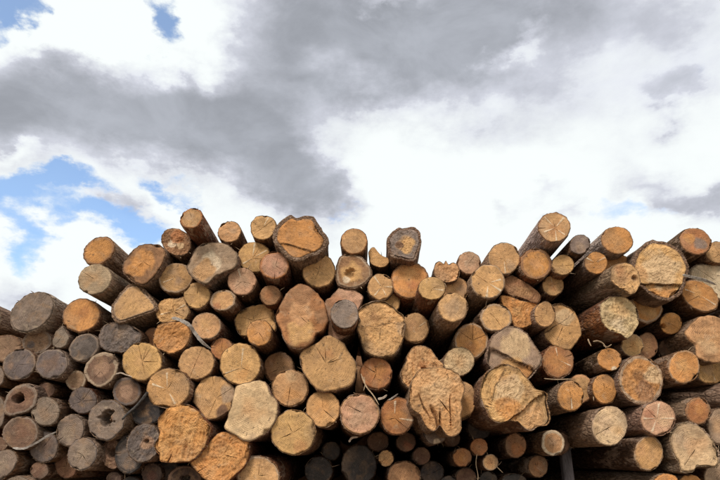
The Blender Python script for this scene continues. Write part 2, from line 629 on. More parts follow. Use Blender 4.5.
    # ---- sawn end
    grow = np.array((.66, .64, .64)) if DULL[0] else np.ones(3)
    base = WOOD[wood] * (1 + rnd.uniform(-.08, .08)) * (1 + np.array([rnd.uniform(-.03, .03) for _ in range(3)]))
    px0, py0 = rnd.gauss(0, .06) * Rm, rnd.gauss(0, .06) * Rm     # pith sits off centre
    V, Fc, Cc, Ra = [], [], [], []
    tilt2 = rnd.uniform(0, 6.28)
    chips = [(rnd.uniform(0, 6.28), rnd.uniform(.12, .38), rnd.uniform(.84, .94)) for _ in range(rnd.choice((0, 1, 1, 2, 3)))]
    mud = rnd.uniform(.25, .6) if rnd.random() < .5 else 0.0
    for q in range(NR + 1):
        t_ = .988 if q == NR - 1 else (q / NR) ** 0.9
        for i in range(NA):
            th = ths[i]
            r = Rs[i] * lip * t_ * 1.004
            cx_, sx_ = ca[i], sa[i]
            if i in flank:              # both lips of a crack: open at one end, closing towards the other
                a, sg, r0, r1, wd = flank[i]
                op = max(.12, 1 - (t_ - r0) / max(.1, r1 - r0)) if r0 < .3 else max(.12, (t_ - r0) / max(.1, r1 - r0))
                an = a + sg * min(.25, wd * op / max(t_, .12))
                cx_, sx_ = math.cos(an), math.sin(an)
            x, y = cx_ * r + px0 * (1 - t_), sx_ * r + py0 * (1 - t_)
            fx, fy = x / Rm, -y / Rm            # -1..1, y up as in the picture
            z = zplane(x, y) - .004
            z += ragged * (.016 * n3(x * 9, y * 9, seed) + .012 * n3(x * 26, y * 26, seed) + .006 * n3(x * 70, y * 70, seed))
            if ragged > .5:
                z += .006 * abs(n3(x * 30, y * 22, seed + 6)) + .0036 * n3(x * 105, y * 70, seed + 7)
                z += (ragged - .5) * .03 * n3(x * 60 + 4, y * 9, seed + 3)
            if q == NR:
                z += .008
            col = base.copy()
            col = col * (1 + .24 * n3(x * 8, y * 8, seed + 20) + .16 * n3(x * 24, y * 24, seed + 21))
            col = col * (1 - .10 * (1 - t_))
            if rim is None:
                e = min(1, max(0, (t_ - .82 + .08 * n3(ca[i] * 2, sa[i] * 2, seed)) / .1))
                col = col * (1 + .16 * e)
            if mud:
                e = min(1, max(0, fx * math.cos(tilt2) + fy * math.sin(tilt2) - .1 + .8 * n3(x * 9, y * 9, seed + 30)))
                col = col * (1 - mud * e) + WOOD['l'] * .8 * mud * e
            if t_ > .55:
                col = col * (1 - 1.5 * (t_ - .55) * max(0, n3(x * 13, y * 13, seed + 40) + .12))
            for (ac, wc, rc) in chips:
                da = abs((th - ac + math.pi) % (2 * math.pi) - math.pi) / wc
                if da < 1 and t_ > rc + .1 * da * da + .05 * n3(x * 30, y * 30, seed):
                    z += .018
                    col = col * .66
            if t_ > .955:
                col = col * .72
            if rim is not None:
                k_ = min(1, max(0, (t_ - (1 - rimw) + .06 * n3(ca[i] * 3, sa[i] * 3, seed)) / .05))
                col = col * (1 - k_) + rim * k_
            for (hx, hy, hr, hc, hk) in patches:
                dd = math.hypot(fx - hx, fy - hy) / hr + (.35 if hk > .6 else .7) * n3(x * 16, y * 16, seed + 8)
                k_ = hk * min(1, max(0, (1.0 - dd) / (.25 if hk > .6 else .6)))
                col = col * (1 - k_) + hc * k_
            for (an, off, hh) in steps:
                an_ = math.radians(an)
                dd = fx * math.cos(an_) + fy * math.sin(an_) - off + .07 * n3(x * 12, y * 12, seed + 2)
                if dd > 0:
                    z += hh
                if abs(dd) < .022:
                    col = col * .3
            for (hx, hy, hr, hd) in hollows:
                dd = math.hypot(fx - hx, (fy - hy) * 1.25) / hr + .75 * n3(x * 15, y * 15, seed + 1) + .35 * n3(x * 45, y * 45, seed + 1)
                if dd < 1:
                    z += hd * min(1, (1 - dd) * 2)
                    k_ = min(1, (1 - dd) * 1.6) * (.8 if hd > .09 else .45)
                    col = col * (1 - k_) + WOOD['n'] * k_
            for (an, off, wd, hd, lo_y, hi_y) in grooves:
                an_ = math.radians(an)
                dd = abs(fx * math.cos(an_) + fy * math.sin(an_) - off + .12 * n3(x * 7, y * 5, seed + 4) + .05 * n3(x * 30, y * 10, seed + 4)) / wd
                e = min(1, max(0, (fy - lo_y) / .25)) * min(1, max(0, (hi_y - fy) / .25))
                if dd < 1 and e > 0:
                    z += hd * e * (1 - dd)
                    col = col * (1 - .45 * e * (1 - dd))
            for (a, r0, r1) in stk:
                if th == a and r0 < t_ < r1:
                    k_ = min(1, max(.35, .85 + .8 * n3(t_ * 9, a * 3, seed)))
                    col = col * (1 - k_) + WOOD['s'] * k_
                    z -= .004
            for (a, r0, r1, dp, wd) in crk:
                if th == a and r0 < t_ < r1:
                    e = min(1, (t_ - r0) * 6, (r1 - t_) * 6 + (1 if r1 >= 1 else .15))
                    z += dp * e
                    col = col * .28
            V.append((x, y, z))
            if DULL[0]:
                lum = float(col.sum()) / 3
                col = (col * .74 + lum * .26) * grow
            Cc.append(np.clip(col, .004, .9))
            Ra.append(t_ * Rm)
    for q in range(NR):
        for i in range(NA):
            j = (i + 1) % NA
            if q == 0:
                Fc.append((NA + i, NA + j, i)) if False else Fc.append((i, NA + i, NA + j))
            else:
                Fc.append((q * NA + i, (q + 1) * NA + i, (q + 1) * NA + j, q * NA + j))
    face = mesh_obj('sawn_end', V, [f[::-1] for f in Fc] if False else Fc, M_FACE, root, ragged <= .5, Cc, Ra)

    # ---- torn fibres at the edge
    for k in range(0 if lo else nspl):
        i = rnd.randrange(NA)
        L_ = rnd.uniform(.02, .06)
        wv_ = rnd.uniform(.002, .005)
        x, y = ca[i] * Rs[i] * rnd.uniform(.9, .99), sa[i] * Rs[i] * rnd.uniform(.9, .99)
        p0 = Vector((x, y, zplane(x, y) + .015))
        dr = Vector((ca[i] * rnd.uniform(.2, 1) + rnd.gauss(0, .4), sa[i] * rnd.uniform(.2, 1) + rnd.gauss(0, .4), -rnd.uniform(.3, 1))).normalized()
        sd = dr.cross(Vector((rnd.gauss(0, 1), rnd.gauss(0, 1), rnd.gauss(0, 1)))).normalized()
        up = dr.cross(sd)
        vs, fs = [], []
        for s, wk in ((0, 1), (.35, .9), (.7, .55), (1, .1)):
            c_ = p0 + dr * (L_ * s) + up * (L_ * .25 * s * s)
            for e in range(4):
                vs.append(c_ + sd * (wv_ * wk * (1, 0, -1, 0)[e]) + up * (wv_ * .5 * wk * (0, 1, 0, -1)[e]))
        for s in range(3):
            for e in range(4):
                fs.append((s * 4 + e, s * 4 + (e + 1) % 4, s * 4 + 4 + (e + 1) % 4, s * 4 + 4 + e))
        mesh_obj('splinter', vs, fs, M_SPLINTER, root, False)
    return root


def E(x, y, rx, ry, rot, dy, wood, feats, label, group=None, lo=False):
    pts = []
    a = math.radians(rot)
    for k in range(48):
        th = 2 * math.pi * k / 48
        ex, ey = rx * math.cos(th), ry * math.sin(th)
        pts.append((x + ex * math.cos(a) + ey * math.sin(a), y - ex * math.sin(a) + ey * math.cos(a)))
    return build_log(x, y, pts, dy, wood, feats, label, group, lo)


def P(s, dy, wood, feats, label):
    pts = [tuple(float(q) for q in p.split(',')) for p in s.split()]
    d = spline(pts, 8)
    A = np.array(d)
    x, y = A[:, 0], A[:, 1]
    cr = x * np.roll(y, -1) - np.roll(x, -1) * y
    ar = cr.sum() / 2
    cx = ((x + np.roll(x, -1)) * cr).sum() / (6 * ar)
    cy = ((y + np.roll(y, -1)) * cr).sum() / (6 * ar)
    return build_log(cx, cy, d, dy, wood, feats, label)
DULL[0] = True
# ------------------------------------------------------------------ the weathered stack at the left edge
E(32, 312, 24, 16.5, 38, -.10, 'l', 'kW b0.05 g0.6', 'big oval grey-faced log with white peeling bark, left end of the skyline')
E(-16, 318, 17, 15, 20, .05, 'l', 'kP', 'bark-covered log side poking in at the left edge under the big oval grey log')
E(37, 342, 15, 11.5, 15, .02, 't', 'g1.0 rl R0.2 Q-.4,-.2,.3,g', 'knobbly tan log end tucked under the big oval grey log')
P('53,340 56,332 62,326 66,332 69,338 66,345 60,348 54,346', -.03, 'l', 'C60 kG', 'small pale grey teardrop-shaped log end pointing up')
E(84, 347.5, 15.5, 12.5, 35, -.02, 'g', 'rl R0.14 q-.1,-.8,.4,p kG', 'grey oval log end with pale lower rim below the orange-brown round one')
E(7, 349, 15, 14, 0, .05, 't', 'q.1,-.3,.6,k rb R0.15', 'tan log end at the left edge under the bark-covered log side')
E(19.3, 364.5, 17, 14.5, 35, -.03, 'g', 'rl R0.1 q-.5,0,.3,k', 'smooth purplish grey oval log end, second from the left edge')
E(52, 364, 16, 14.5, 25, -.04, 'g', 'rl R0.08 q0,0,.7,b kG', 'brownish grey log end right of the smooth purplish oval one')
E(-3, 376, 7, 10, 0, 0, 'l', '', 'sliver of a pale log end at the left edge beside the smooth purplish oval')
E(76, 380.5, 10, 10, 20, 0, 't', 'rp R0.25 q-.2,-.6,.3,r g.8', 'small light tan log end with a reddish lower edge among grey logs')
P('85,375 86,366 92,358 102,353 112,355 117,363 116,373 110,381 100,387 91,383', -.06, 'b', 'rp R0.2 Q0,0,.55,k Q.5,.55,.25,e kG b0.02', 'log end with pale bark ring, dark band and tan core')
P('4,410 6,398 13,389 22,384 33,386 37,398 33,408 22,413 10,416', -.04, 'b', 'h-.12,.05,.32,.2 rl R0.2 q.3,.2,.5,h g.8', 'reddish hollow log with a black hole in its centre, near the left edge')
E(46, 390, 9, 7.5, 0, .08, 'b', 'q-.2,.1,.5,r', 'small brown log end between the hollow log and grey neighbours')
E(45.5, 411.5, 14, 14.5, 20, -.03, 'l', 'q0,-.1,.7,t kD', 'tan-grey round log end directly right of the hollow log')
E(83, 400.5, 13.5, 13, 0, .03, 'g', 'x c0 c60 c130 c200 c290 kR', 'grey log end with star-shaped cracks and reddish bark on its right')
E(106.5, 420, 17.5, 20, -25, -.07, 'l', 'h-.05,.05,.44,.10 Q.1,.02,.24,b rg R0.08', 'large grey log end with a ring-shaped hollow round its loose core')
E(-2, 412, 6.5, 16, 0, .02, 'l', 'q0,0,.6,t', 'narrow tan slice of a log at the left edge beside the hollow log')
E(20.5, 433, 17.5, 16, 25, -.05, 'b', 'rl R0.12 q.1,.1,.6,h kG', 'reddish brown log end with a thin pale bark ring, low at the left')
E(70.5, 430.5, 13.5, 16, -25, -.02, 'l', 'q0,-.1,.6,p kG', 'pale grey oval log end left of the one with a ring-shaped hollow')
E(82.5, 454, 14, 16.5, -25, -.08, 'l', 'q0,.1,.5,p rg R0.1 kG', 'pale speckled grey log end in front of an orange-brown one, low left')
E(44, 447, 14, 15.5, -15, .03, 'g', 'q0,0,.7,b', 'dull brown-grey log end under the tan-grey one, crossed by a pale strip')
E(67, 466, 11.5, 12, 0, .12, 'h', 'q0,0,.5,o', 'orange-brown log end half hidden behind the pale speckled grey one')
E(39.5, 470.5, 9, 8.5, 0, .05, 'b', 'kD', 'small dull brown log end low under the dull brown-grey one')
P('-12,470 -6,455 4,450 14,452 17,460 13,470 4,478 -6,482', -.02, 'l', 'c200 q0,0,.6,p', 'pale grey slanted log end in the bottom left corner')
E(1, 444, 7, 7, 0, .06, 'b', '', 'small brown log end at the left edge above the corner log')
E(18, 488, 15, 11, 0, 0, 'l', '', 'grey log end cut by the bottom edge near the left corner')
P('99,338 103,328 111.5,323 124.6,324 136,329.6 141,337 136,346 130,350 120,352 107,350 100,345', -.05, 'g', 'g1.3 q0,.15,.5,l q-.6,-.3,.3,d kD', 'wide dark grey gnarled log end under the bark-ringed triangular one')
E(127, 391.5, 13.8, 14, 0, .02, 'b', 'Q0,0,.5,k rg R0.2 kD', 'dusky log end with pinkish core, left of the thin dark stick')
E(146, 411, 17, 14, 0, .10, 'd', 'q0,.1,.5,e kD', 'dark purple-grey log end behind the thin dark stick')
E(143.5, 443, 16, 19.5, -20, -.06, 'g', 'h.15,.1,.12,.03 Q.2,.05,.4,k rl R0.06 c80:.6 g1.0 kD', 'grey shell-like oval log end with a pale pinkish centre')
E(130, 454, 14.5, 19.5, -12, .02, 'g', 'rd R0.2 kD g.8', 'grey log end showing as a crescent behind the shell-like oval one')
P('101,456 103,446 110,440 117,441 119,452 117,468 108,467', .03, 'b', 'g2.0 h.2,.2,.5,.06 kD', 'broken brown log end with a rotten dark middle, low left')
E(152, 474, 10, 10.5, 0, .10, 'e', 'q0,-.1,.5,r kD', 'small dark reddish log end at the bottom below the shell-like oval one')
E(114, 479, 7.5, 7, 0, .10, 'e', 'kD', 'tiny dark log end at the bottom below the broken rotten one')
E(131, 484, 9, 7, 0, .08, 'd', 'kD', 'dark log end cut by the bottom edge between two small dark ones')
E(185, 480, 17, 14, 0, .06, 'e', 'rb R0.2 h.1,.1,.3,.05 kD', 'dark ringed log end at the bottom beneath the biggest rough orange one')
E(169, 470, 11, 10, 0, .14, 'd', 'kD', 'dark recessed log end in the shadow under the biggest rough orange one')

DULL[0] = False
# ------------------------------------------------------------------ top of the pile, left to right
E(81.5, 315.5, 18.5, 16, 20, -.05, 'o', 'rb R0.08 kB q0,.1,.5,h', 'round orange-brown log end, lowest on the left skyline slope')
E(99, 251, 16.5, 12.5, 35, -.10, 'o', 'rb R0.15 kP', 'orange log end with dark rim, topmost on the left slope of the pile')
E(95, 279.5, 16.5, 14.5, 25, -.16, 'l', 'q-.1,.1,.7,t kP', 'greyish tan log jutting left just below the dark-rimmed orange one')
P('123,267 126,260 133,251 141,245.5 151,245 161,247 165.5,253 162.5,263 156.5,273 148,282 142,285 133,281 124.5,273', -.10, 'b', 'Q-.05,.05,.66,o Q-.45,-.3,.4,o b0.06 kG g.8', 'large log with bright orange heart and thick grey bark shell, upper left')
P('112,310.6 114,303 120,294.6 129,286 139,285 148,294.6 156,306 154,310.6 133,318 119,322 113.6,318', -.06, 't', 'b0.14 kP rl R0.1 q-.1,-.1,.5,y', 'rounded triangular log end ringed by thick studded bark')
E(176, 242, 15, 12.5, -35, -.08, 'b', 'g1.5 Q-.2,-.1,.35,w Q.35,-.3,.25,p Q0,.4,.5,h f4 kD', 'splintered log end slanting on the skyline beside the bright orange-hearted one')
E(191.5, 218.5, 11.6, 9.5, 32, -.30, 't', 'rh R0.15 q-.2,0,.5,l kR', 'slim log sticking up highest on the left skyline')
E(229.5, 232, 11.5, 10.2, 25, -.06, 't', 'q.3,.1,.4,l kB g.8', 'small tan log end on the skyline right of the highest slim one')
P('188,268 192,258 198,247 208,243.5 223,244 233,250 237.5,258 235,267 220,274 211,280 204,284 194,277', -.16, 'l', 'Q0,0,.5,w Q-.3,-.4,.5,t g.9 c270:.5 kG', 'large pale irregular log end right under the highest slim log')
E(175.5, 278, 17.2, 14.5, 10, -.04, 't', 's205 q.2,-.2,.4,g rl R0.12 q-.1,.4,.5,l kB', 'tan-grey log end with one pale scratch, left of the pale irregular one')
P('156.5,312 159,304 167,299 177,299 184.5,297.5 186,304 189,312 185,319 175,321 163,322 158,318', -.02, 'y', 's25 s200 c330:.8 c100:.7 g1.2 kB', 'yellowish split log end with a raised right corner above the dangling bark strip')
E(197, 295.5, 12.8, 12.8, 0, -.02, 'y', 'kB', 'plain round yellow-tan log end below the pale irregular one')
E(223, 300.5, 12.8, 10.3, 15, -.06, 't', 'rl R0.18 q-.5,-.5,.35,r q.3,.2,.3,b kB', 'small tan oval log end with a pale ring and an orange lower left')
E(242, 281.5, 14, 13.5, 0, -.06, 'i', 's110 q0,0,.6,l f3 kD', 'rough pinkish tan log end with fibres hanging below it, upper left centre')
E(206.5, 326, 14.3, 13.2, 0, -.02, 't', 'rl R0.08 q-.1,.1,.5,y kB', 'tan round log end right beside the top of the dangling bark strip')
P('153,338 156,329 163,323.5 174,322 184,324 189.5,331 189,340 183,348 172,353 161,350 154,345', -.06, 'o', 'g1.1 x q-.6,-.5,.3,h kB', 'bright orange rough log end below the split yellowish one with raised corner')
E(153, 338, 9, 10, 0, .10, 'h', 'kD', 'brown log end mostly hidden behind the bright orange rough one')
E(196.5, 363, 17.6, 16, 15, -.05, 't', 'C72 q0,0,.5,k kB', 'tan log end split by one dark vertical crack through its centre')
E(222, 349, 10.8, 10.8, 0, .04, 'h', 'q0,0,.6,o kD', 'small orange log end between the vertically cracked one and a larger neighbour')
E(240.5, 364, 19.8, 20.3, 0, -.08, 'y', 's85 s215 q.2,-.5,.4,o kB', 'large light orange log end with pale streaks at top and lower left')
E(142, 361.5, 19.2, 18.5, 15, -.08, 'y', 'x c110 c60:.8 q0,0,.5,t kB', 'large bright yellow log end standing out right beside the grey logs')
E(168.5, 388.5, 21, 19.5, 10, -.10, 'y', 's165 s100 s300 c60:.4 c200:.4 kB', 'large golden log end with pale rays, below the bright yellow one')
P('194.5,397 197,387 205,379 216,377 226,381.5 234,390 233.5,401 229,410 218.5,417 208,419 201,411.5 195,404', -.04, 'y', 'Q.75,.2,.5,l Q.5,-.7,.35,e g.8 kP', 'yellow-tan log end with a grey right side and chipped dark lower edge')
P('159.5,424.6 163,414 172,408 185,405 195,410 204,420 209,429 208,436 203,448 192,459 176,461 162,460 160,454 155,448 157,441 160,436', -.14, 'o', 'g1.7 q0,0,.7,y q-.6,-.5,.4,y b0.02 kR', 'biggest rough orange log end with lumpy outline, bottom left of centre')
P('192,462 198,455 208,445 216,436 224,433 237.5,436 247,441 248,451 245,464 236,473 226,481 210,481 201,473 194,467', -.10, 'o', 'g1.4 q.1,.1,.6,y q-.4,-.6,.4,t b0.02 kR', 'rough orange log end at the bottom right of the biggest lumpy one')
P('238,387 247,384 263,382 270,394 277,404 276,416 271,427 261,435 250,440 241,438 234,434 226,427 227,420 232,406 236,392', -.12, 'p', 'q-.1,.05,.25,k q0,0,.6,t g.6 b0.02 kP q.1,-.9,.3,l', 'large smooth beige log end with angular outline and faint round core')
E(258, 477, 20.5, 20.5, 0, -.06, 't', 'x rl R0.1 g.8 q0,.1,.5,y kR', 'tan rough-rimmed log end cut by the bottom edge below the smooth beige one')
E(293.3, 432.5, 21.7, 21.7, 0, -.08, 'y', 'x c30:.6 q.4,-.6,.4,h q0,0,.5,y kB', 'large round yellow log end at bottom centre left, dark space beneath')
E(290, 388, 17.8, 18.2, 0, -.06, 't', 'c265:1 q.1,-.3,.6,o q0,.5,.4,p kB', 'round log end stacked directly on the large round yellow one')
E(279, 368, 15, 15.2, 0, .10, 'b', 'q0,0,.7,t kD', 'shadowed brown log end set back behind the one stacked on the round yellow')
E(323, 409, 16.4, 17.8, 0, -.04, 'y', 'c320 c95:.5 q0,0,.6,o kB', 'yellow-orange log end with a small nick low on its right rim')
P('301,359 304,350.6 317,344 328,337 334,337.5 342,343 348,352 355,365 353.5,378 351,384 342,388 329,390.5 320,390 312,383 305,372.5', -.12, 't', 'x c100:.7 c20:.6 q-.4,-.4,.4,y q-.1,.4,.3,h b0.02 kP', 'very large pale orange log end with angular sides and fine radial cracks, centre')
P('235.5,321 241,312 252,306.5 266,304.5 271,308.5 274,318 274,332 262,338 248,336 239,333', .06, 'y', 'q0,.2,.6,y g.7 kB', 'broad yellow log end half covered by a smaller orange one in front')
E(259.5, 333, 12.4, 13, 0, -.14, 'o', 'q0,.1,.6,k kB', 'small orange log end sticking out before the broad yellow one')
E(270.5, 295.5, 10.4, 9.8, 0, -.02, 'b', 'q-.1,.1,.6,h kR', 'small brown log end below the slanting pinkish log with long bark side')
E(274.5, 265.5, 14.3, 13.3, 10, -.16, 'i', 'rh R0.15 q0,0,.4,l kR', 'pinkish log end with its long reddish bark side showing below')
E(254, 257, 16, 14.8, 0, -.04, 'y', 's30 s215 s90 q0,0,.5,t kB', 'yellow-tan log end with pale cross streaks beneath the diagonally cracked one')
P('251.5,231 252,223 257,217 264,216 272,218 276,224 275,231 270,237.5 262,240 255,238', -.08, 'y', 'C42 s70 g.9 b0.05 kB', 'knobbly log end with one dark diagonal crack on the skyline')
P('275,230 283,220 292,215.5 296,218.5 308,217 314,219 320,228 327,240 322.5,250 312,255 299,260 289,257.5 279,247 274,238.5', -.20, 'o', 't255,.42,.012 q0,0,.8,o b0.17 kG g.5 f0', 'largest orange log end on the skyline, in thick grey bark with torn top')
E(319, 271, 16, 16.5, 0, -.06, 'y', 'c80:.5 c250:.5 c150:.5 q0,.6,.5,t kB', 'yellow round log end right below the largest orange skyline one')
P('277,315 285,298 290,291 301,285.5 312,290 321,299 325.5,312.5 327,323 322.5,330 315,333 312,340 303.5,346 293,346 285,339 282,329', -.14, 'h', 'Q0,-.55,.55,y Q-.05,.15,.5,k Q0,.8,.4,b Q.75,0,.3,b b0.02 kR g.9', 'tall egg-shaped log end, dark on top with a paler round lower half')
E(354, 241.5, 13, 12.6, 0, -.08, 't', 'rh R0.06 kB', 'round tan log standing alone on the skyline at centre')
P('336,277 338,262 344,255 355,254.5 365,261 371.5,272.5 368,280 358,287 348,288 338,284', -.06, 'b', 'Q-.05,-.1,.62,y h-.15,-.15,.3,.035 Q-.3,-.45,.25,w rl R0.12 b0.08 kG', 'log end with a brown off-centre hollow under the lone skyline one')
P('369,254 370,250 374,247 378,252 383,256.5 388.5,258.6 388.5,263 386,266 378,267 371,263', -.02, 'y', 'q0,0,.6,y b0.03 kD', 'half-moon shaped broken log end on the skyline beside the gnarled purplish one')
P('388,243 389,236 396,230 407.5,228.5 415,228 420,234.6 420,245 416,255 413,261 402,258.6 393,256.5 388.5,249', -.14, 'g', 'Q.1,-.05,.55,y Q-.25,-.05,.25,e rg R0.2 b0.16 kG g1.0', 'gnarled purplish-barked log end with an open yellow core on the skyline')
E(410, 280.5, 18.3, 17.8, 0, -.05, 'o', 'rb R0.1 q.1,-.2,.4,r q0,.3,.5,y kR', 'orange log end with brown rim directly under the gnarled purplish skyline one')
E(380.5, 287, 12.5, 13, 0, -.05, 'y', 's120 s0 s235 s300 c50:.5 kG', 'small yellow-tan log end with a white star-shaped mark, centre')
E(388, 303, 11.5, 11.5, 0, .04, 'y', '', 'pale yellow log end peeping out above the jagged cracked large one')
P('358.6,311.6 365,306 377,301 390,306 400,314 404.6,322.5 402,338.5 397,349 390,355 375,355 365,349 361,337 358,327 361,318', -.14, 'y', 't95,.15,.02 q-.25,.5,.25,b q0,-.4,.5,y q.8,0,.3,l c262:.4 b0.03 kP g1.1', 'large yellow log end with a jagged dark crack across its upper half')
E(344.5, 314, 13.5, 14, 0, -.30, 'g', 'kR b0.02 f0', 'dark grey disc of a log end jutting forward at the centre')
P('325,305 332,296 342,288 355,290.5 362,296 361,303.5 356.5,314 355,328 339,338.5 329,337 329,324', -.05, 'i', 'q-.3,.4,.5,h q0,-.6,.5,t b0.03 kP g.8', 'pinkish tan log end mostly covered by the dark grey disc')
E(415, 328, 13.7, 14.7, 0, -.02, 't', 's30 q-.2,.2,.5,k kB', 'tan log end with one pale slanting streak, right of the jagged cracked one')
E(376, 373.5, 15.6, 15.7, 0, -.03, 'h', 'q0,0,.7,o x kB', 'round reddish orange log end with thin fibres hanging below, centre')
E(359.7, 414, 19.3, 19.9, 0, -.08, 'i', 'c150:.7 q0,-.1,.6,l g.9 rt R0.06 kB', 'round pinkish grey rough log end at bottom centre')
E(397, 416, 16.4, 18.4, 0, -.06, 'h', 's95 s345 c310:1 c200:.6 q0,0,.7,o kB', 'orange log end marked with a pale cross, right of the pinkish grey one')

# ------------------------------------------------------------------ shadowed small ends at the bottom centre; dark wood tones carry part of the shade
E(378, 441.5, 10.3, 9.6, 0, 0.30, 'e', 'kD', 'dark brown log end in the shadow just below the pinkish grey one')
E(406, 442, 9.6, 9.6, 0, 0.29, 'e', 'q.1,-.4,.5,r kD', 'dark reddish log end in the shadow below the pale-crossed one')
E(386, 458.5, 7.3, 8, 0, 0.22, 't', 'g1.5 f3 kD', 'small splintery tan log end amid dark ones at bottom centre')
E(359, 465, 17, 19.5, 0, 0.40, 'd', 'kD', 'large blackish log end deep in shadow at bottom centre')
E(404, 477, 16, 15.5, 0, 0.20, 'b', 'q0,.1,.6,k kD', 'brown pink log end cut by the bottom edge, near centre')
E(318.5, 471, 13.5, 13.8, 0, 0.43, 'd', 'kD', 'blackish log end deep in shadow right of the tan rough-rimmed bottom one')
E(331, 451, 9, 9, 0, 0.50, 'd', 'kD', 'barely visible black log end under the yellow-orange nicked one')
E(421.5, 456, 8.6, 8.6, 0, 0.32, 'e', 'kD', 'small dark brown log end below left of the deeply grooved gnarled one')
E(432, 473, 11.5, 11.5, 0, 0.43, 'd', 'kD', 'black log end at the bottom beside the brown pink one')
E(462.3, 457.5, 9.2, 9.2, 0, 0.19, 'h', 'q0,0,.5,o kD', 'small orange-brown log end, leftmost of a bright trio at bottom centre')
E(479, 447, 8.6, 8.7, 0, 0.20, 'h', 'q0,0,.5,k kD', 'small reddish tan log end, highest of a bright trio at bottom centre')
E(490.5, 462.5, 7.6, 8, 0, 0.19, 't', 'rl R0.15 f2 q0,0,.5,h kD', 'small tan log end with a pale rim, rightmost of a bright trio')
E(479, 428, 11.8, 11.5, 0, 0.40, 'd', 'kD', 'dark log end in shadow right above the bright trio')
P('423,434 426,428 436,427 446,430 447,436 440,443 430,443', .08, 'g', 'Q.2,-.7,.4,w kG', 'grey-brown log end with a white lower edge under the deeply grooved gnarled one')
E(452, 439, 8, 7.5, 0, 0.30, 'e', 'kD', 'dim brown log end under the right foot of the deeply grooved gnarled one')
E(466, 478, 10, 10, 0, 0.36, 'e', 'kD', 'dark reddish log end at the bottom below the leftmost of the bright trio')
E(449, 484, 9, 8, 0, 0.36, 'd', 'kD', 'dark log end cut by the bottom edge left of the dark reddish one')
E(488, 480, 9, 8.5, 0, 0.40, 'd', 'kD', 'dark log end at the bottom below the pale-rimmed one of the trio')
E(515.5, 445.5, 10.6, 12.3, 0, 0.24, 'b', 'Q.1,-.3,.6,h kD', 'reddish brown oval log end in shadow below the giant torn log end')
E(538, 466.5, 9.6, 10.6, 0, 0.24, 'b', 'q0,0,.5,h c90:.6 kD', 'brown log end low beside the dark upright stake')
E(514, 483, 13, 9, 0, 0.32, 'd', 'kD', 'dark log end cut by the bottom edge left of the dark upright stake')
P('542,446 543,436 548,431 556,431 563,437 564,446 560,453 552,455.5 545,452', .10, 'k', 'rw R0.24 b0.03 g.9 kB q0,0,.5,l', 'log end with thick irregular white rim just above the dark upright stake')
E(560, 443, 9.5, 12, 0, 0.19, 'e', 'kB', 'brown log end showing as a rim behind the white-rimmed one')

# ------------------------------------------------------------------ centre right
P('401,372 407,360.6 409,353 417.5,346 429,349 436.5,358 442,365 441,369.4 432,377 413,387 404.4,382.5 401.5,376.7', -.08, 't', 'g1.9 q.1,.1,.4,h q-.4,-.3,.3,y h.2,-.1,.16,.05 b0.04 kP', 'knotted tan log end with torn pits above the deeply grooved gnarled one')
E(459, 361.5, 15, 13.8, 20, -.12, 'p', 'g1.1 f4 q0,0,.5,t kB', 'pale rough log end with fibres on its right side, in front of an orange one')
E(471.3, 341, 16.4, 17, 0, -.02, 'o', 'c80 c20 c140:.8 rl R0.12 q0,-.4,.5,h kP', 'orange log end with several dark radial cracks behind the pale rough one')
P('410,401 411,391 416,378.5 423,370 439,368 453,372 461,381 463,390 461,402 460,413 459,430 452.5,435 445,432.6 440,425 434,429.5 427,427.5 422,417 414,409', -.24, 't', 'g1.2 l15,-.28,.07,.05,-1.6,-.15 l-6,.12,.05,.05,-1.6,-.3 l-4,.47,.03,.03,-1.0,.2 l22,-.58,.03,.03,-.7,.2 q0,.35,.6,p q-.35,-.6,.4,o q.3,-.6,.35,o b0.02 kP', 'deeply grooved gnarled log end like a twisted root, bottom right of centre')
E(462.5, 401, 13, 18.5, -8, -.10, 't', 'q.2,-.2,.6,o kR', 'tan log end half hidden behind the deeply grooved gnarled one')
E(432, 288.5, 13.2, 11.2, 0, -.30, 'y', 's350 c250:.4 c20:.4 kR', 'yellow log end of a slim log slanting down left, right of centre')
P('434,275 435,266 439,261.5 444,264 446,261 449,265 453,263 458,267 459,275 453,281 442,281', -.04, 't', 'g1.1 b0.04 kG f2', 'tan log end with a jagged notched top on the skyline right of centre')
E(455, 290, 13, 13, 0, .02, 't', 'q-.4,.2,.5,y q.5,0,.4,l kB', 'tan log end peeping from behind two slanting logs right of centre')
E(469, 263, 11.6, 11, 0, .02, 'i', 'g.8 q0,0,.5,l kP', 'small rosy-grey log end on the skyline next to the jagged notched one')
E(453, 307.5, 14.5, 14.5, 30, -.28, 't', 'q0,0,.7,l g.9 kP', 'rough tan-grey end of a log jutting forward with its bark side below')
E(488, 281.5, 16.6, 16.5, 0, -.14, 'y', 's260 s320 s10 c150:.8 rl R0.08 q0,.2,.5,t kP', 'large tan-yellow log end with pale wedge marks fanning downward')
E(504, 258.5, 15.6, 15.4, 0, -.12, 'y', 's270 q.4,-.4,.4,l rl R0.05 kP', 'yellow-tan log end with a pale drip mark below its centre, on the skyline')
E(496, 318, 15.6, 14, -10, -.08, 'y', 'rl R0.15 q.1,-.1,.6,y g.7 kD', 'yellow egg-shaped log end above the large log with the raised upper half')
E(554, 227.5, 15.8, 14.4, 0, -.26, 't', 's45 s125 s270 s320 s205 q0,0,.6,h rb R0.08 kW', 'skyline log with a white star of rays on its end, tallest on the right')
E(536, 264, 15.6, 15, 0, -.12, 'o', 'rb R0.2 q0,0,.5,k kR', 'orange ringed log end tucked under the white-starred skyline log')
E(563, 265, 10.9, 10, 0, -.12, 'y', 'kB', 'small yellow log end between the orange ringed one and a dark grey one')
E(580, 244.5, 10.5, 9.3, 30, -.20, 'g', 'q0,-.1,.6,l kD', 'small dark grey log end on the skyline right of the white-starred log')
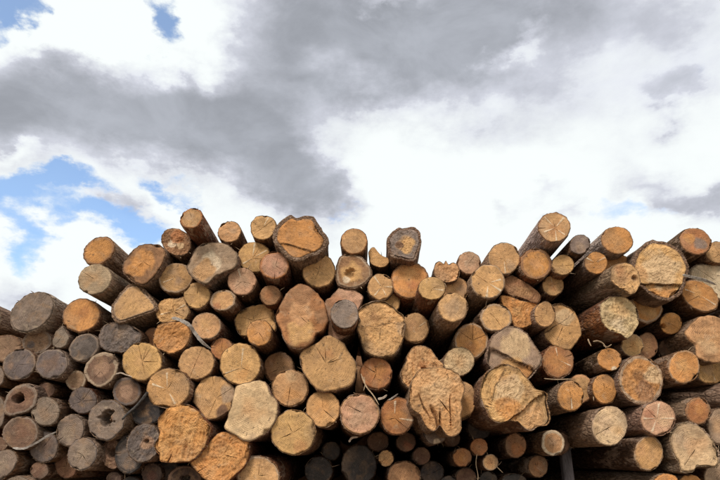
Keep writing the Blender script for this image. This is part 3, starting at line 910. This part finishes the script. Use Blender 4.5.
P('505,288 504,279 512,276 520,279.5 529,285 538,293 540.5,297 536,303 524,298.5 509,294', -.04, 'b', 'q.2,-.2,.6,t kR g1.0', 'lens-shaped broken brown log end lying under the orange ringed one')
P('500.5,297 509,296 521,301 537,305 536,318 529.6,325.6 516.5,327 512,321 505,308', -.02, 'o', 'g1.2 q-.2,0,.5,y kR', 'orange torn log end directly beneath the lens-shaped broken one')
E(553, 285.5, 10.6, 10.2, 0, -.02, 't', 's95 c180:.8 c290:.9 c20:.7 q0,0,.6,h kD', 'small reddish tan log end with crossing cracks below the small yellow one')
E(545, 314.5, 10.4, 12.4, 0, -.12, 't', 'q.1,-.2,.5,y kP', 'small upright oval tan log end left of the diagonally split yellow one')
P('550,312 554,305.5 563,304.5 572,310 577,318 580.6,331 578,339 569,348.4 561.7,347.7 551.5,343 545,334 548,324', -.06, 'y', 't122,.25,.02 Q.2,.5,.5,p b0.02 kP g.7', 'yellow log end split diagonally into a pale upper and darker lower piece')
P('488,352 493,337.5 505,329 518,328 528,336 538,352 541,362 534,372 526,380 513,377 500,372 489,363', -.10, 'l', 't242,.18,.035 Q.1,.35,.6,p Q-.1,-.6,.5,y Q.4,-.7,.35,o b0.05 kG', 'large log end with a pale raised upper half over an orange lower half')
E(558, 361.5, 15.3, 16.7, 0, -.05, 'h', 's92 s340 q-.1,0,.2,e q0,0,.7,o rb R0.12 kR', 'deep orange log end with two pale rays from a dark pith')
P('482,390 484,381 489,372.5 502,365 515,368 528,381 534,389.6 543,392.5 547,397 546,403 548,423 538,425 529.6,430 521,424.6 516,420 499,421 489,413 482,397', -.28, 'y', 't305,.42,.03 t150,.62,.015 Q-.15,.25,.5,p Q-.2,-.3,.4,o Q.55,-.55,.45,t q-.25,.6,.3,b b0.04 kB g1.2', 'giant torn log end with a ragged tongue at its lower right')
E(580, 389, 13, 14, 0, .00, 't', 'rk R0.2 kP', 'tan log end peeping from behind the small orange oval one, right')
E(570.5, 396, 12.8, 15, 0, -.16, 'o', 'c95 c265 s270 kP', 'orange oval log end with a fine vertical crack in front of a tan one')
E(604.5, 389, 12, 14.6, 10, -.05, 'o', 'c90:.8 c30:.6 kB f2', 'orange oval log end with a small tuft below, right of the finely cracked one')
E(609.5, 359.5, 12, 11, -25, -.12, 'o', 'Q.3,-.8,.35,w kD', 'orange log end of a dark-barked log beneath pale wood shavings')
E(632.3, 345.5, 11, 11, 0, -.02, 'y', 'q0,0,.6,o rl R0.08', 'small yellow log end in front of a shaded one, right of the shavings')
E(647, 346, 10.5, 13, 0, .06, 'b', 'q0,0,.6,t kD', 'shaded tan-brown log end behind the small yellow one right of the shavings')
E(641, 380, 21.3, 23.8, 20, -.12, 'o', 'Q.55,.2,.4,p Q-.3,.2,.35,o Q.1,-.5,.5,b q-.1,.1,.3,e rl R0.14 b0.05 kG g1.2', 'large log end with a brown rotted heart and a pale wedge on its right')
E(684, 367, 15.2, 16.2, -15, -.20, 'o', 'rl R0.05 q0,0,.6,y kB', 'clean golden oval end of a rough-barked log near the right edge')
E(669, 349, 10.5, 10.5, 0, .16, 'e', 'q0,0,.6,b kD', 'dark brown log end set back above the clean golden oval one')
E(711, 371, 13.5, 13, 0, .00, 'y', 's280 q-.3,.2,.5,l kP', 'light tan log end at the right edge with a pale lower streak')
P('686,334 689,326 697,320 708,316.5 720,319 730,328 731,348 722,360 712,362 703,359.5 697,356 696,347 690,340', -.14, 'k', 'g.9 q0,0,.6,t q-.2,-.4,.4,p b0.02 kP', 'big peach-coloured log end at the right edge with a notched left outline')
E(671, 323.5, 10.6, 10.6, 0, -.02, 'o', 'c320:1 h-.85,-.25,.28,.08 kD', 'small orange log end with a bite out of its left rim')
E(645.5, 308, 16.5, 14.5, -15, -.04, 'o', 'rl R0.14 Q.1,-.1,.6,y kB', 'clean orange oval log end under the arch of the giant two-part log end')
P('601,318 602,305 609,298.5 619,297 629,300 636,308 638,319 635,330 627,337 620,334 611,330 605,325', -.24, 'p', 'g1.2 q.55,-.2,.14,e q-.1,-.4,.5,w q0,.3,.6,y b0.03 kR S215,50,h', 'pale ragged-edged log end of a log with a split reddish side')
P('611,274.6 614,266 626,263.6 636,269 640,280 637.5,288 631.7,294 623,289 613,282', -.34, 't', 'h.62,-.05,.28,.025 q.6,-.05,.3,e q-.3,.3,.6,h q.2,-.6,.4,y g1.0 b0.03 kP', 'tan end with dark knot hole of a long log slanting down left, upper right')
E(617, 240.5, 15.6, 13.3, -10, -.22, 'o', 'rb R0.05 q0,0,.7,t kW', 'orange-brown log end with light bark on the skyline, next right of the dark grey one')
E(596, 263, 11.3, 10.8, 0, -.18, 'o', 's150 s30 kG', 'small orange log end with a white nick, below the light-barked skyline one')
E(615.5, 263, 12.5, 10, 0, -.06, 'o', 'q0,0,.6,t kB', 'orange-tan log end squeezed between the white-nicked one and the slanting long log')
P('635,260 640,250 651.5,242 663,243 676,248.5 685,259 688,270 685,280 680,292 672,298.4 659,298.4 650,293 643,287 637,283 634,272', -.26, 'y', 't265,.52,.03 Q0,-.75,.5,o Q0,.0,.7,p Q-.8,-.1,.35,t b0.12 kG g1.0', 'giant two-part log end under a thick grey bark arch, upper right')
E(695.5, 241.5, 15.8, 12.8, -20, -.16, 'h', 'Q.25,-.15,.45,g Q-.4,.2,.4,o rb R0.1 kD', 'brown log end with a grey slanting scar on the skyline near the right edge')
E(718, 252.5, 13, 10.5, -10, -.04, 't', 'kB', 'tan log end at the right edge touching the grey-scarred skyline one')
P('690,274 694,267 705,264.6 722,267 736,277 735,294 722,299 712,296 700,286', .00, 'w', 'q-.3,.4,.5,p g.6 b0.06 kG', 'flat cream-white log end at the right edge under the grey-scarred skyline one')
E(700, 296, 20, 13.5, -33, -.10, 'o', 's150 s320 c205:.9 q-.2,.2,.4,y rl R0.04 kB', 'tilted orange oval log end with a light diagonal streak near the right edge')
E(736, 396, 15, 14, 0, -.12, 'b', 'v300,425 kP', 'barked log lying across the right edge above the ginger-centred round one')
E(698, 411, 12.3, 13.4, 0, -.20, 'h', 'rb R0.16 q0,0,.5,o kP', 'ginger-centred round log end with an olive rim near the right edge')
E(658, 418.5, 17, 16.8, 0, -.20, 'i', 's0 s75 s180 s235 q-.5,.2,.4,r q.3,0,.5,p kP', 'pinkish log end with a white cross of rays, lower right')
E(609.5, 426, 17.3, 19, -15, -.26, 'p', 'q-.1,.1,.6,l q.4,-.2,.4,y g.9 rl R0.06 kP', 'cream-grey end of a wrinkled pale-barked log pointing left, lower right')
E(648.5, 453.5, 14.3, 17, -10, -.16, 'y', 'q-.4,.2,.4,k rl R0.12 q.2,-.1,.5,t kD', 'upright oval tan end of a long shadowed log, lower right')
P('671,438 673,430 681,424.6 691,423 702.5,429 711,439 719,455 717,466 705,466 695,466 693,471 681,471 680,464 673,452', -.22, 'p', 'q-.5,.2,.5,l q.1,0,.6,k c230:.8 q.3,-.4,.5,p b0.08 kG g.9', 'big pale log end with a stepped lower edge near the bottom right corner')
E(720, 427, 12, 18, 0, -.06, 'l', 'q0,0,.6,t kP', 'grey-tan log end at the right edge above the big stepped one')
E(666, 485, 13, 11, 0, -.12, 'o', 'kP', 'orange log end cut by the bottom edge, its bark side running far left')
E(690, 485, 12, 10, 0, -.06, 'o', 'kB', 'orange log end cut by the bottom edge below the big stepped one')
E(716, 478, 12, 14, 0, -.04, 'l', 'kB', 'dull tan log end in the bottom right corner')
for o_ in [q for q in COL.objects if q.type == 'EMPTY']:
    o_['group'] = 'logs stacked in the pile'


# ------------------------------------------------------------------ the rows that carry the pile, and the pile beyond both edges
def support_rows():
    rnd = random.Random(5)
    z0 = 0.17
    for row in range(4):
        r_ = 0.165
        xx = -3.6 + (row % 2) * r_
        while xx < 3.6:
            r = r_ * rnd.uniform(.9, 1.02)
            y_ = DIST + rnd.uniform(-.12, .12)
            rel = Vector((xx, y_, z0 + row * r_ * 1.74)) - EYE
            cz = rel.dot(FWD)
            u, v = 360 + FPX * rel.x / cz, 240 - FPX * rel.dot(UPV) / cz
            rp = FPX * r / cz
            E(u, v, rp, rp, 0, y_ - DIST, rnd.choice('tybgle'), 'f0', 'log in the dark bottom rows that carry the pile', 'logs of the bottom rows', True)
            xx += 2 * r_


def side_rows():
    rnd = random.Random(8)
    for (xa, xb, top, lab, grp) in ((-95, -24, 340, 'weathered log in the stack beyond the left edge of the view', 'logs beyond the left edge'),
                                    (745, 815, 262, 'log in the stack beyond the right edge of the view', 'logs beyond the right edge')):
        v, row = 478.0, 0
        while v > top:
            u = xa + (row % 2) * 16
            while u < xb:
                rr_ = rnd.uniform(12.5, 16.5)
                E(u + rnd.uniform(-2, 2), v + rnd.uniform(-2, 2), rr_, rr_ * rnd.uniform(.9, 1.05), rnd.uniform(-40, 40), rnd.uniform(-.2, .2), rnd.choice('ggl') if xa < 0 else rnd.choice('toy'), 'f0', lab, grp, True)
                u += 31.5
            v -= 27.5
            row += 1




def added_back_stack():
    # an unseen second stack, added to block sky light through the front logs' gaps
    rnd = random.Random(21)
    r_, row, z_ = .22, 0, .24
    while z_ < 3.0:
        xx = -2.3 + (row % 2) * r_
        while xx < 2.4:
            rel = Vector((xx, DIST + 3.75 + rnd.uniform(-.1, .1), z_)) - EYE
            cz = rel.dot(FWD)
            rp = 1.07 * FPX * r_ / cz
            E(360 + FPX * rel.x / cz, 240 - FPX * rel.dot(UPV) / cz, rp, rp, 0, rel.y - DIST, 'b', 'f0 L3 kD',
              'log of an added second stack that blocks sky gaps behind the front pile', 'logs of the added stack behind', True)
            xx += 2 * r_
        z_ += r_ * 1.74
        row += 1


support_rows()
DULL[0] = False
side_rows()
added_back_stack()


# ------------------------------------------------------------------ loose pieces lying on the logs
def ribbon(name, pts, width, mat, label, cat, thick=.004, twist=0.0):
    """a curved strip through world points, with thickness, slightly ragged"""
    rnd = random.Random(len(pts) * 31 + int(pts[0][0] * 100))
    P_ = [Vector(p) for p in pts]
    fine_ = []
    for i in range(len(P_) - 1):
        a, b_, c, d = P_[max(i - 1, 0)], P_[i], P_[i + 1], P_[min(i + 2, len(P_) - 1)]
        for s in np.linspace(0, 1, 8, endpoint=False):
            s = float(s)
            fine_.append(.5 * ((2 * b_) + (c - a) * s + (2 * a - 5 * b_ + 4 * c - d) * s * s + (3 * b_ - a - 3 * c + d) * s ** 3))
    fine_.append(P_[-1])
    n = len(fine_)
    org = fine_[0].copy()
    vs, fs = [], []
    for i, p in enumerate(fine_):
        tg = (fine_[min(i + 1, n - 1)] - fine_[max(i - 1, 0)]).normalized()
        dv = (p - EYE).normalized()
        sd = tg.cross(dv).normalized()
        sd = Matrix.Rotation(twist * i / n, 3, tg) @ sd
        nr = sd.cross(tg)
        k = min(1, i / n * 8 + .35, (n - 1 - i) / n * 5 + .15) * rnd.uniform(.78, 1.1) * width / 2
        for (e, f_) in ((-1, -1), (1, -1), (1, 1), (-1, 1)):
            vs.append(p - org + sd * (k * e) + nr * (thick / 2 * f_))
    for i in range(n - 1):
        for e in range(4):
            fs.append((i * 4 + e, i * 4 + (e + 1) % 4, i * 4 + 4 + (e + 1) % 4, i * 4 + 4 + e))
    fs.append((0, 3, 2, 1))
    fs.append((n * 4 - 4, n * 4 - 3, n * 4 - 2, n * 4 - 1))
    o = mesh_obj(name, vs, fs, mat, None, False)
    o.location = org
    tag(o, label, cat)
    return o


ribbon('bark_strip', [at(172, 318, -.12), at(179, 319.5, -.16), at(189, 325, -.17), at(195, 333, -.14), at(202, 342, -.14), at(211, 349, -.12)], .026, M_STRIP,
       'long grey strip of bark dangling between the orange rough log and its right neighbour', 'bark strip', .005, .8)
ribbon('bark_strip', [at(13, 448, -.12), at(24, 448.5, -.13), at(36, 443, -.12), at(46, 437, -.10), at(56, 432, -.08)], .014, M_STRIP,
       'thin pale strip of bark lying across grey log ends, lower left', 'bark strip', .006, .3)
ribbon('wood_fibre', [at(361, 374, -.09), at(366, 386, -.14), at(373, 395, -.15), at(379, 405, -.16)], .009, M_SPLINTER,
       'long pale fibre hanging from the reddish orange log end at the centre', 'wood fibre', .004)
ribbon('wood_fibre', [at(364, 377, -.09), at(365, 384, -.11), at(363.5, 391, -.11)], .006, M_SPLINTER,
       'short fibre hanging left below the reddish orange log end', 'wood fibre', .003)
ribbon('bark_scrap', [at(378, 399, -.05), at(383, 398, -.07), at(387, 395, -.07)], .016, M_SHAVING,
       'white scrap of bark wedged above the pale-crossed orange log end', 'bark scrap', .004, .8)
ribbon('bark_scrap', [at(389, 400, -.10), at(393, 397.5, -.11), at(398, 394, -.10)], .010, M_STRIP,
       'grey scrap of bark on top of the pale-crossed orange log end', 'bark scrap', .004, .8)
ribbon('bark_scrap', [at(349, 442, .10), at(352, 438, .08), at(358, 437, .08)], .016, M_SHAVING,
       'white scrap hanging in the shadow under the pinkish grey log end', 'bark scrap', .004, 1.0)
ribbon('wood_fibre', [at(477, 454, .16), at(476, 464, .16), at(478, 476, .16), at(477, 486, .16)], .006, M_SPLINTER,
       'pale hanging fibre strip below the highest of the bright trio', 'wood fibre', .004)
ribbon('wood_fibre', [at(495, 465, .20), at(500, 470, .18), at(503, 473, .18)], .005, M_SPLINTER,
       'short fibre at the right of the pale-rimmed small log end', 'wood fibre', .003)
ribbon('wood_splinter', [at(683, 275, -.30), at(692, 277, -.28), at(704, 280, -.24), at(716, 284.5, -.2)], .020, M_STRIP,
       'long pale splinter lying over the cream-white log end at the right edge', 'splinter', .010, .2)
ribbon('wood_splinter', [at(116, 374, -.12), at(121, 373, -.13), at(126, 375, -.13), at(132, 377, -.12)], .008, M_SHAVING,
       'pale curled splinter beside the log end with a pale bark ring', 'splinter', .004, 1.2)
ribbon('wood_splinter', [at(544, 378.5, -.14), at(556, 379.5, -.14), at(572, 379, -.14)], .006, M_SPLINTER,
       'long light splinter lying under the deep orange log end with two pale rays', 'splinter', .006, .3)
for (nm, pts, lb) in (('wood_shaving', [(588, 339), (589.5, 343), (591, 346)], 'leftmost curl of pale wood shaving on the dark-barked log'),
                      ('wood_shaving', [(593, 341.5), (598, 341), (603, 343.5), (606, 348)], 'middle curl of pale wood shaving on the dark-barked log'),
                      ('wood_shaving', [(603.5, 345.5), (607.5, 347), (611.5, 344.5)], 'rightmost pinkish curl of wood shaving on the dark-barked log')):
    ribbon(nm, [at(u, v, -.13 - .015 * i) for i, (u, v) in enumerate(pts)], .009, M_SPLINTER, lb, 'shaving', .004, 1.4)


def build_stick():
    a, b_ = at(147.5, 392.5, -.16), at(123, 420, -.12)
    n, k = 14, 8
    org = a.copy()
    tg = (b_ - a).normalized()
    sx = tg.cross(Vector((0, 1, 0))).normalized()
    sy = tg.cross(sx)
    vs, fs = [], []
    for i in range(n + 1):
        s = i / n
        c = (b_ - a) * s + sx * (.006 * math.sin(s * 5)) + sy * (.004 * math.sin(s * 9))
        r = .011 * (1 - .35 * s) * (1 + .15 * n3(s * 9, 1, 1))
        for e in range(k):
            t_ = 6.283 * e / k
            vs.append(c + sx * (r * math.cos(t_)) + sy * (r * math.sin(t_)))
    for i in range(n):
        for e in range(k):
            fs.append((i * k + e, i * k + (e + 1) % k, (i + 1) * k + (e + 1) % k, (i + 1) * k + e))
    fs.append(tuple(range(k)))
    fs.append(tuple(n * k + e for e in range(k)))
    o = mesh_obj('stick', vs, fs, M_STICK)
    o.location = org
    tag(o, 'thin dark stick leaning diagonally between grey logs and golden ones', 'stick')


build_stick()


def build_stake():
    t_ = at(564.5, 450, .30)
    root = bpy.data.objects.new('stake', None)
    COL.objects.link(root)
    root.location = (t_.x, t_.y, 0)
    tag(root, 'dark upright stake holding the logs below the white-rimmed log end', 'stake')
    h, a = t_.z, .036

    def bar(name, x0, x1, y0, y1, z0, z1, c=.005):
        vs, fs = [], []
        prof = [(x0 + c, y0), (x1 - c, y0), (x1, y0 + c), (x1, y1 - c), (x1 - c, y1), (x0 + c, y1), (x0, y1 - c), (x0, y0 + c)]
        for zz in np.linspace(z0, z1, 10):
            for (px, py) in prof:
                vs.append((px + .002 * n3(px * 40, py * 40, zz * 6), py, float(zz)))
        for i in range(9):
            for e in range(8):
                fs.append((i * 8 + e, i * 8 + (e + 1) % 8, i * 8 + 8 + (e + 1) % 8, i * 8 + 8 + e))
        fs.append(tuple(range(8))[::-1])
        fs.append(tuple(72 + e for e in range(8)))
        mesh_obj(name, vs, fs, M_STAKE, root, False)
    bar('post', -a, a, -a, a, 0, h)
    bar('cap', -a - .004, a + .004, -a - .004, a + .004, h + .002, h + .014, .003)


build_stake()
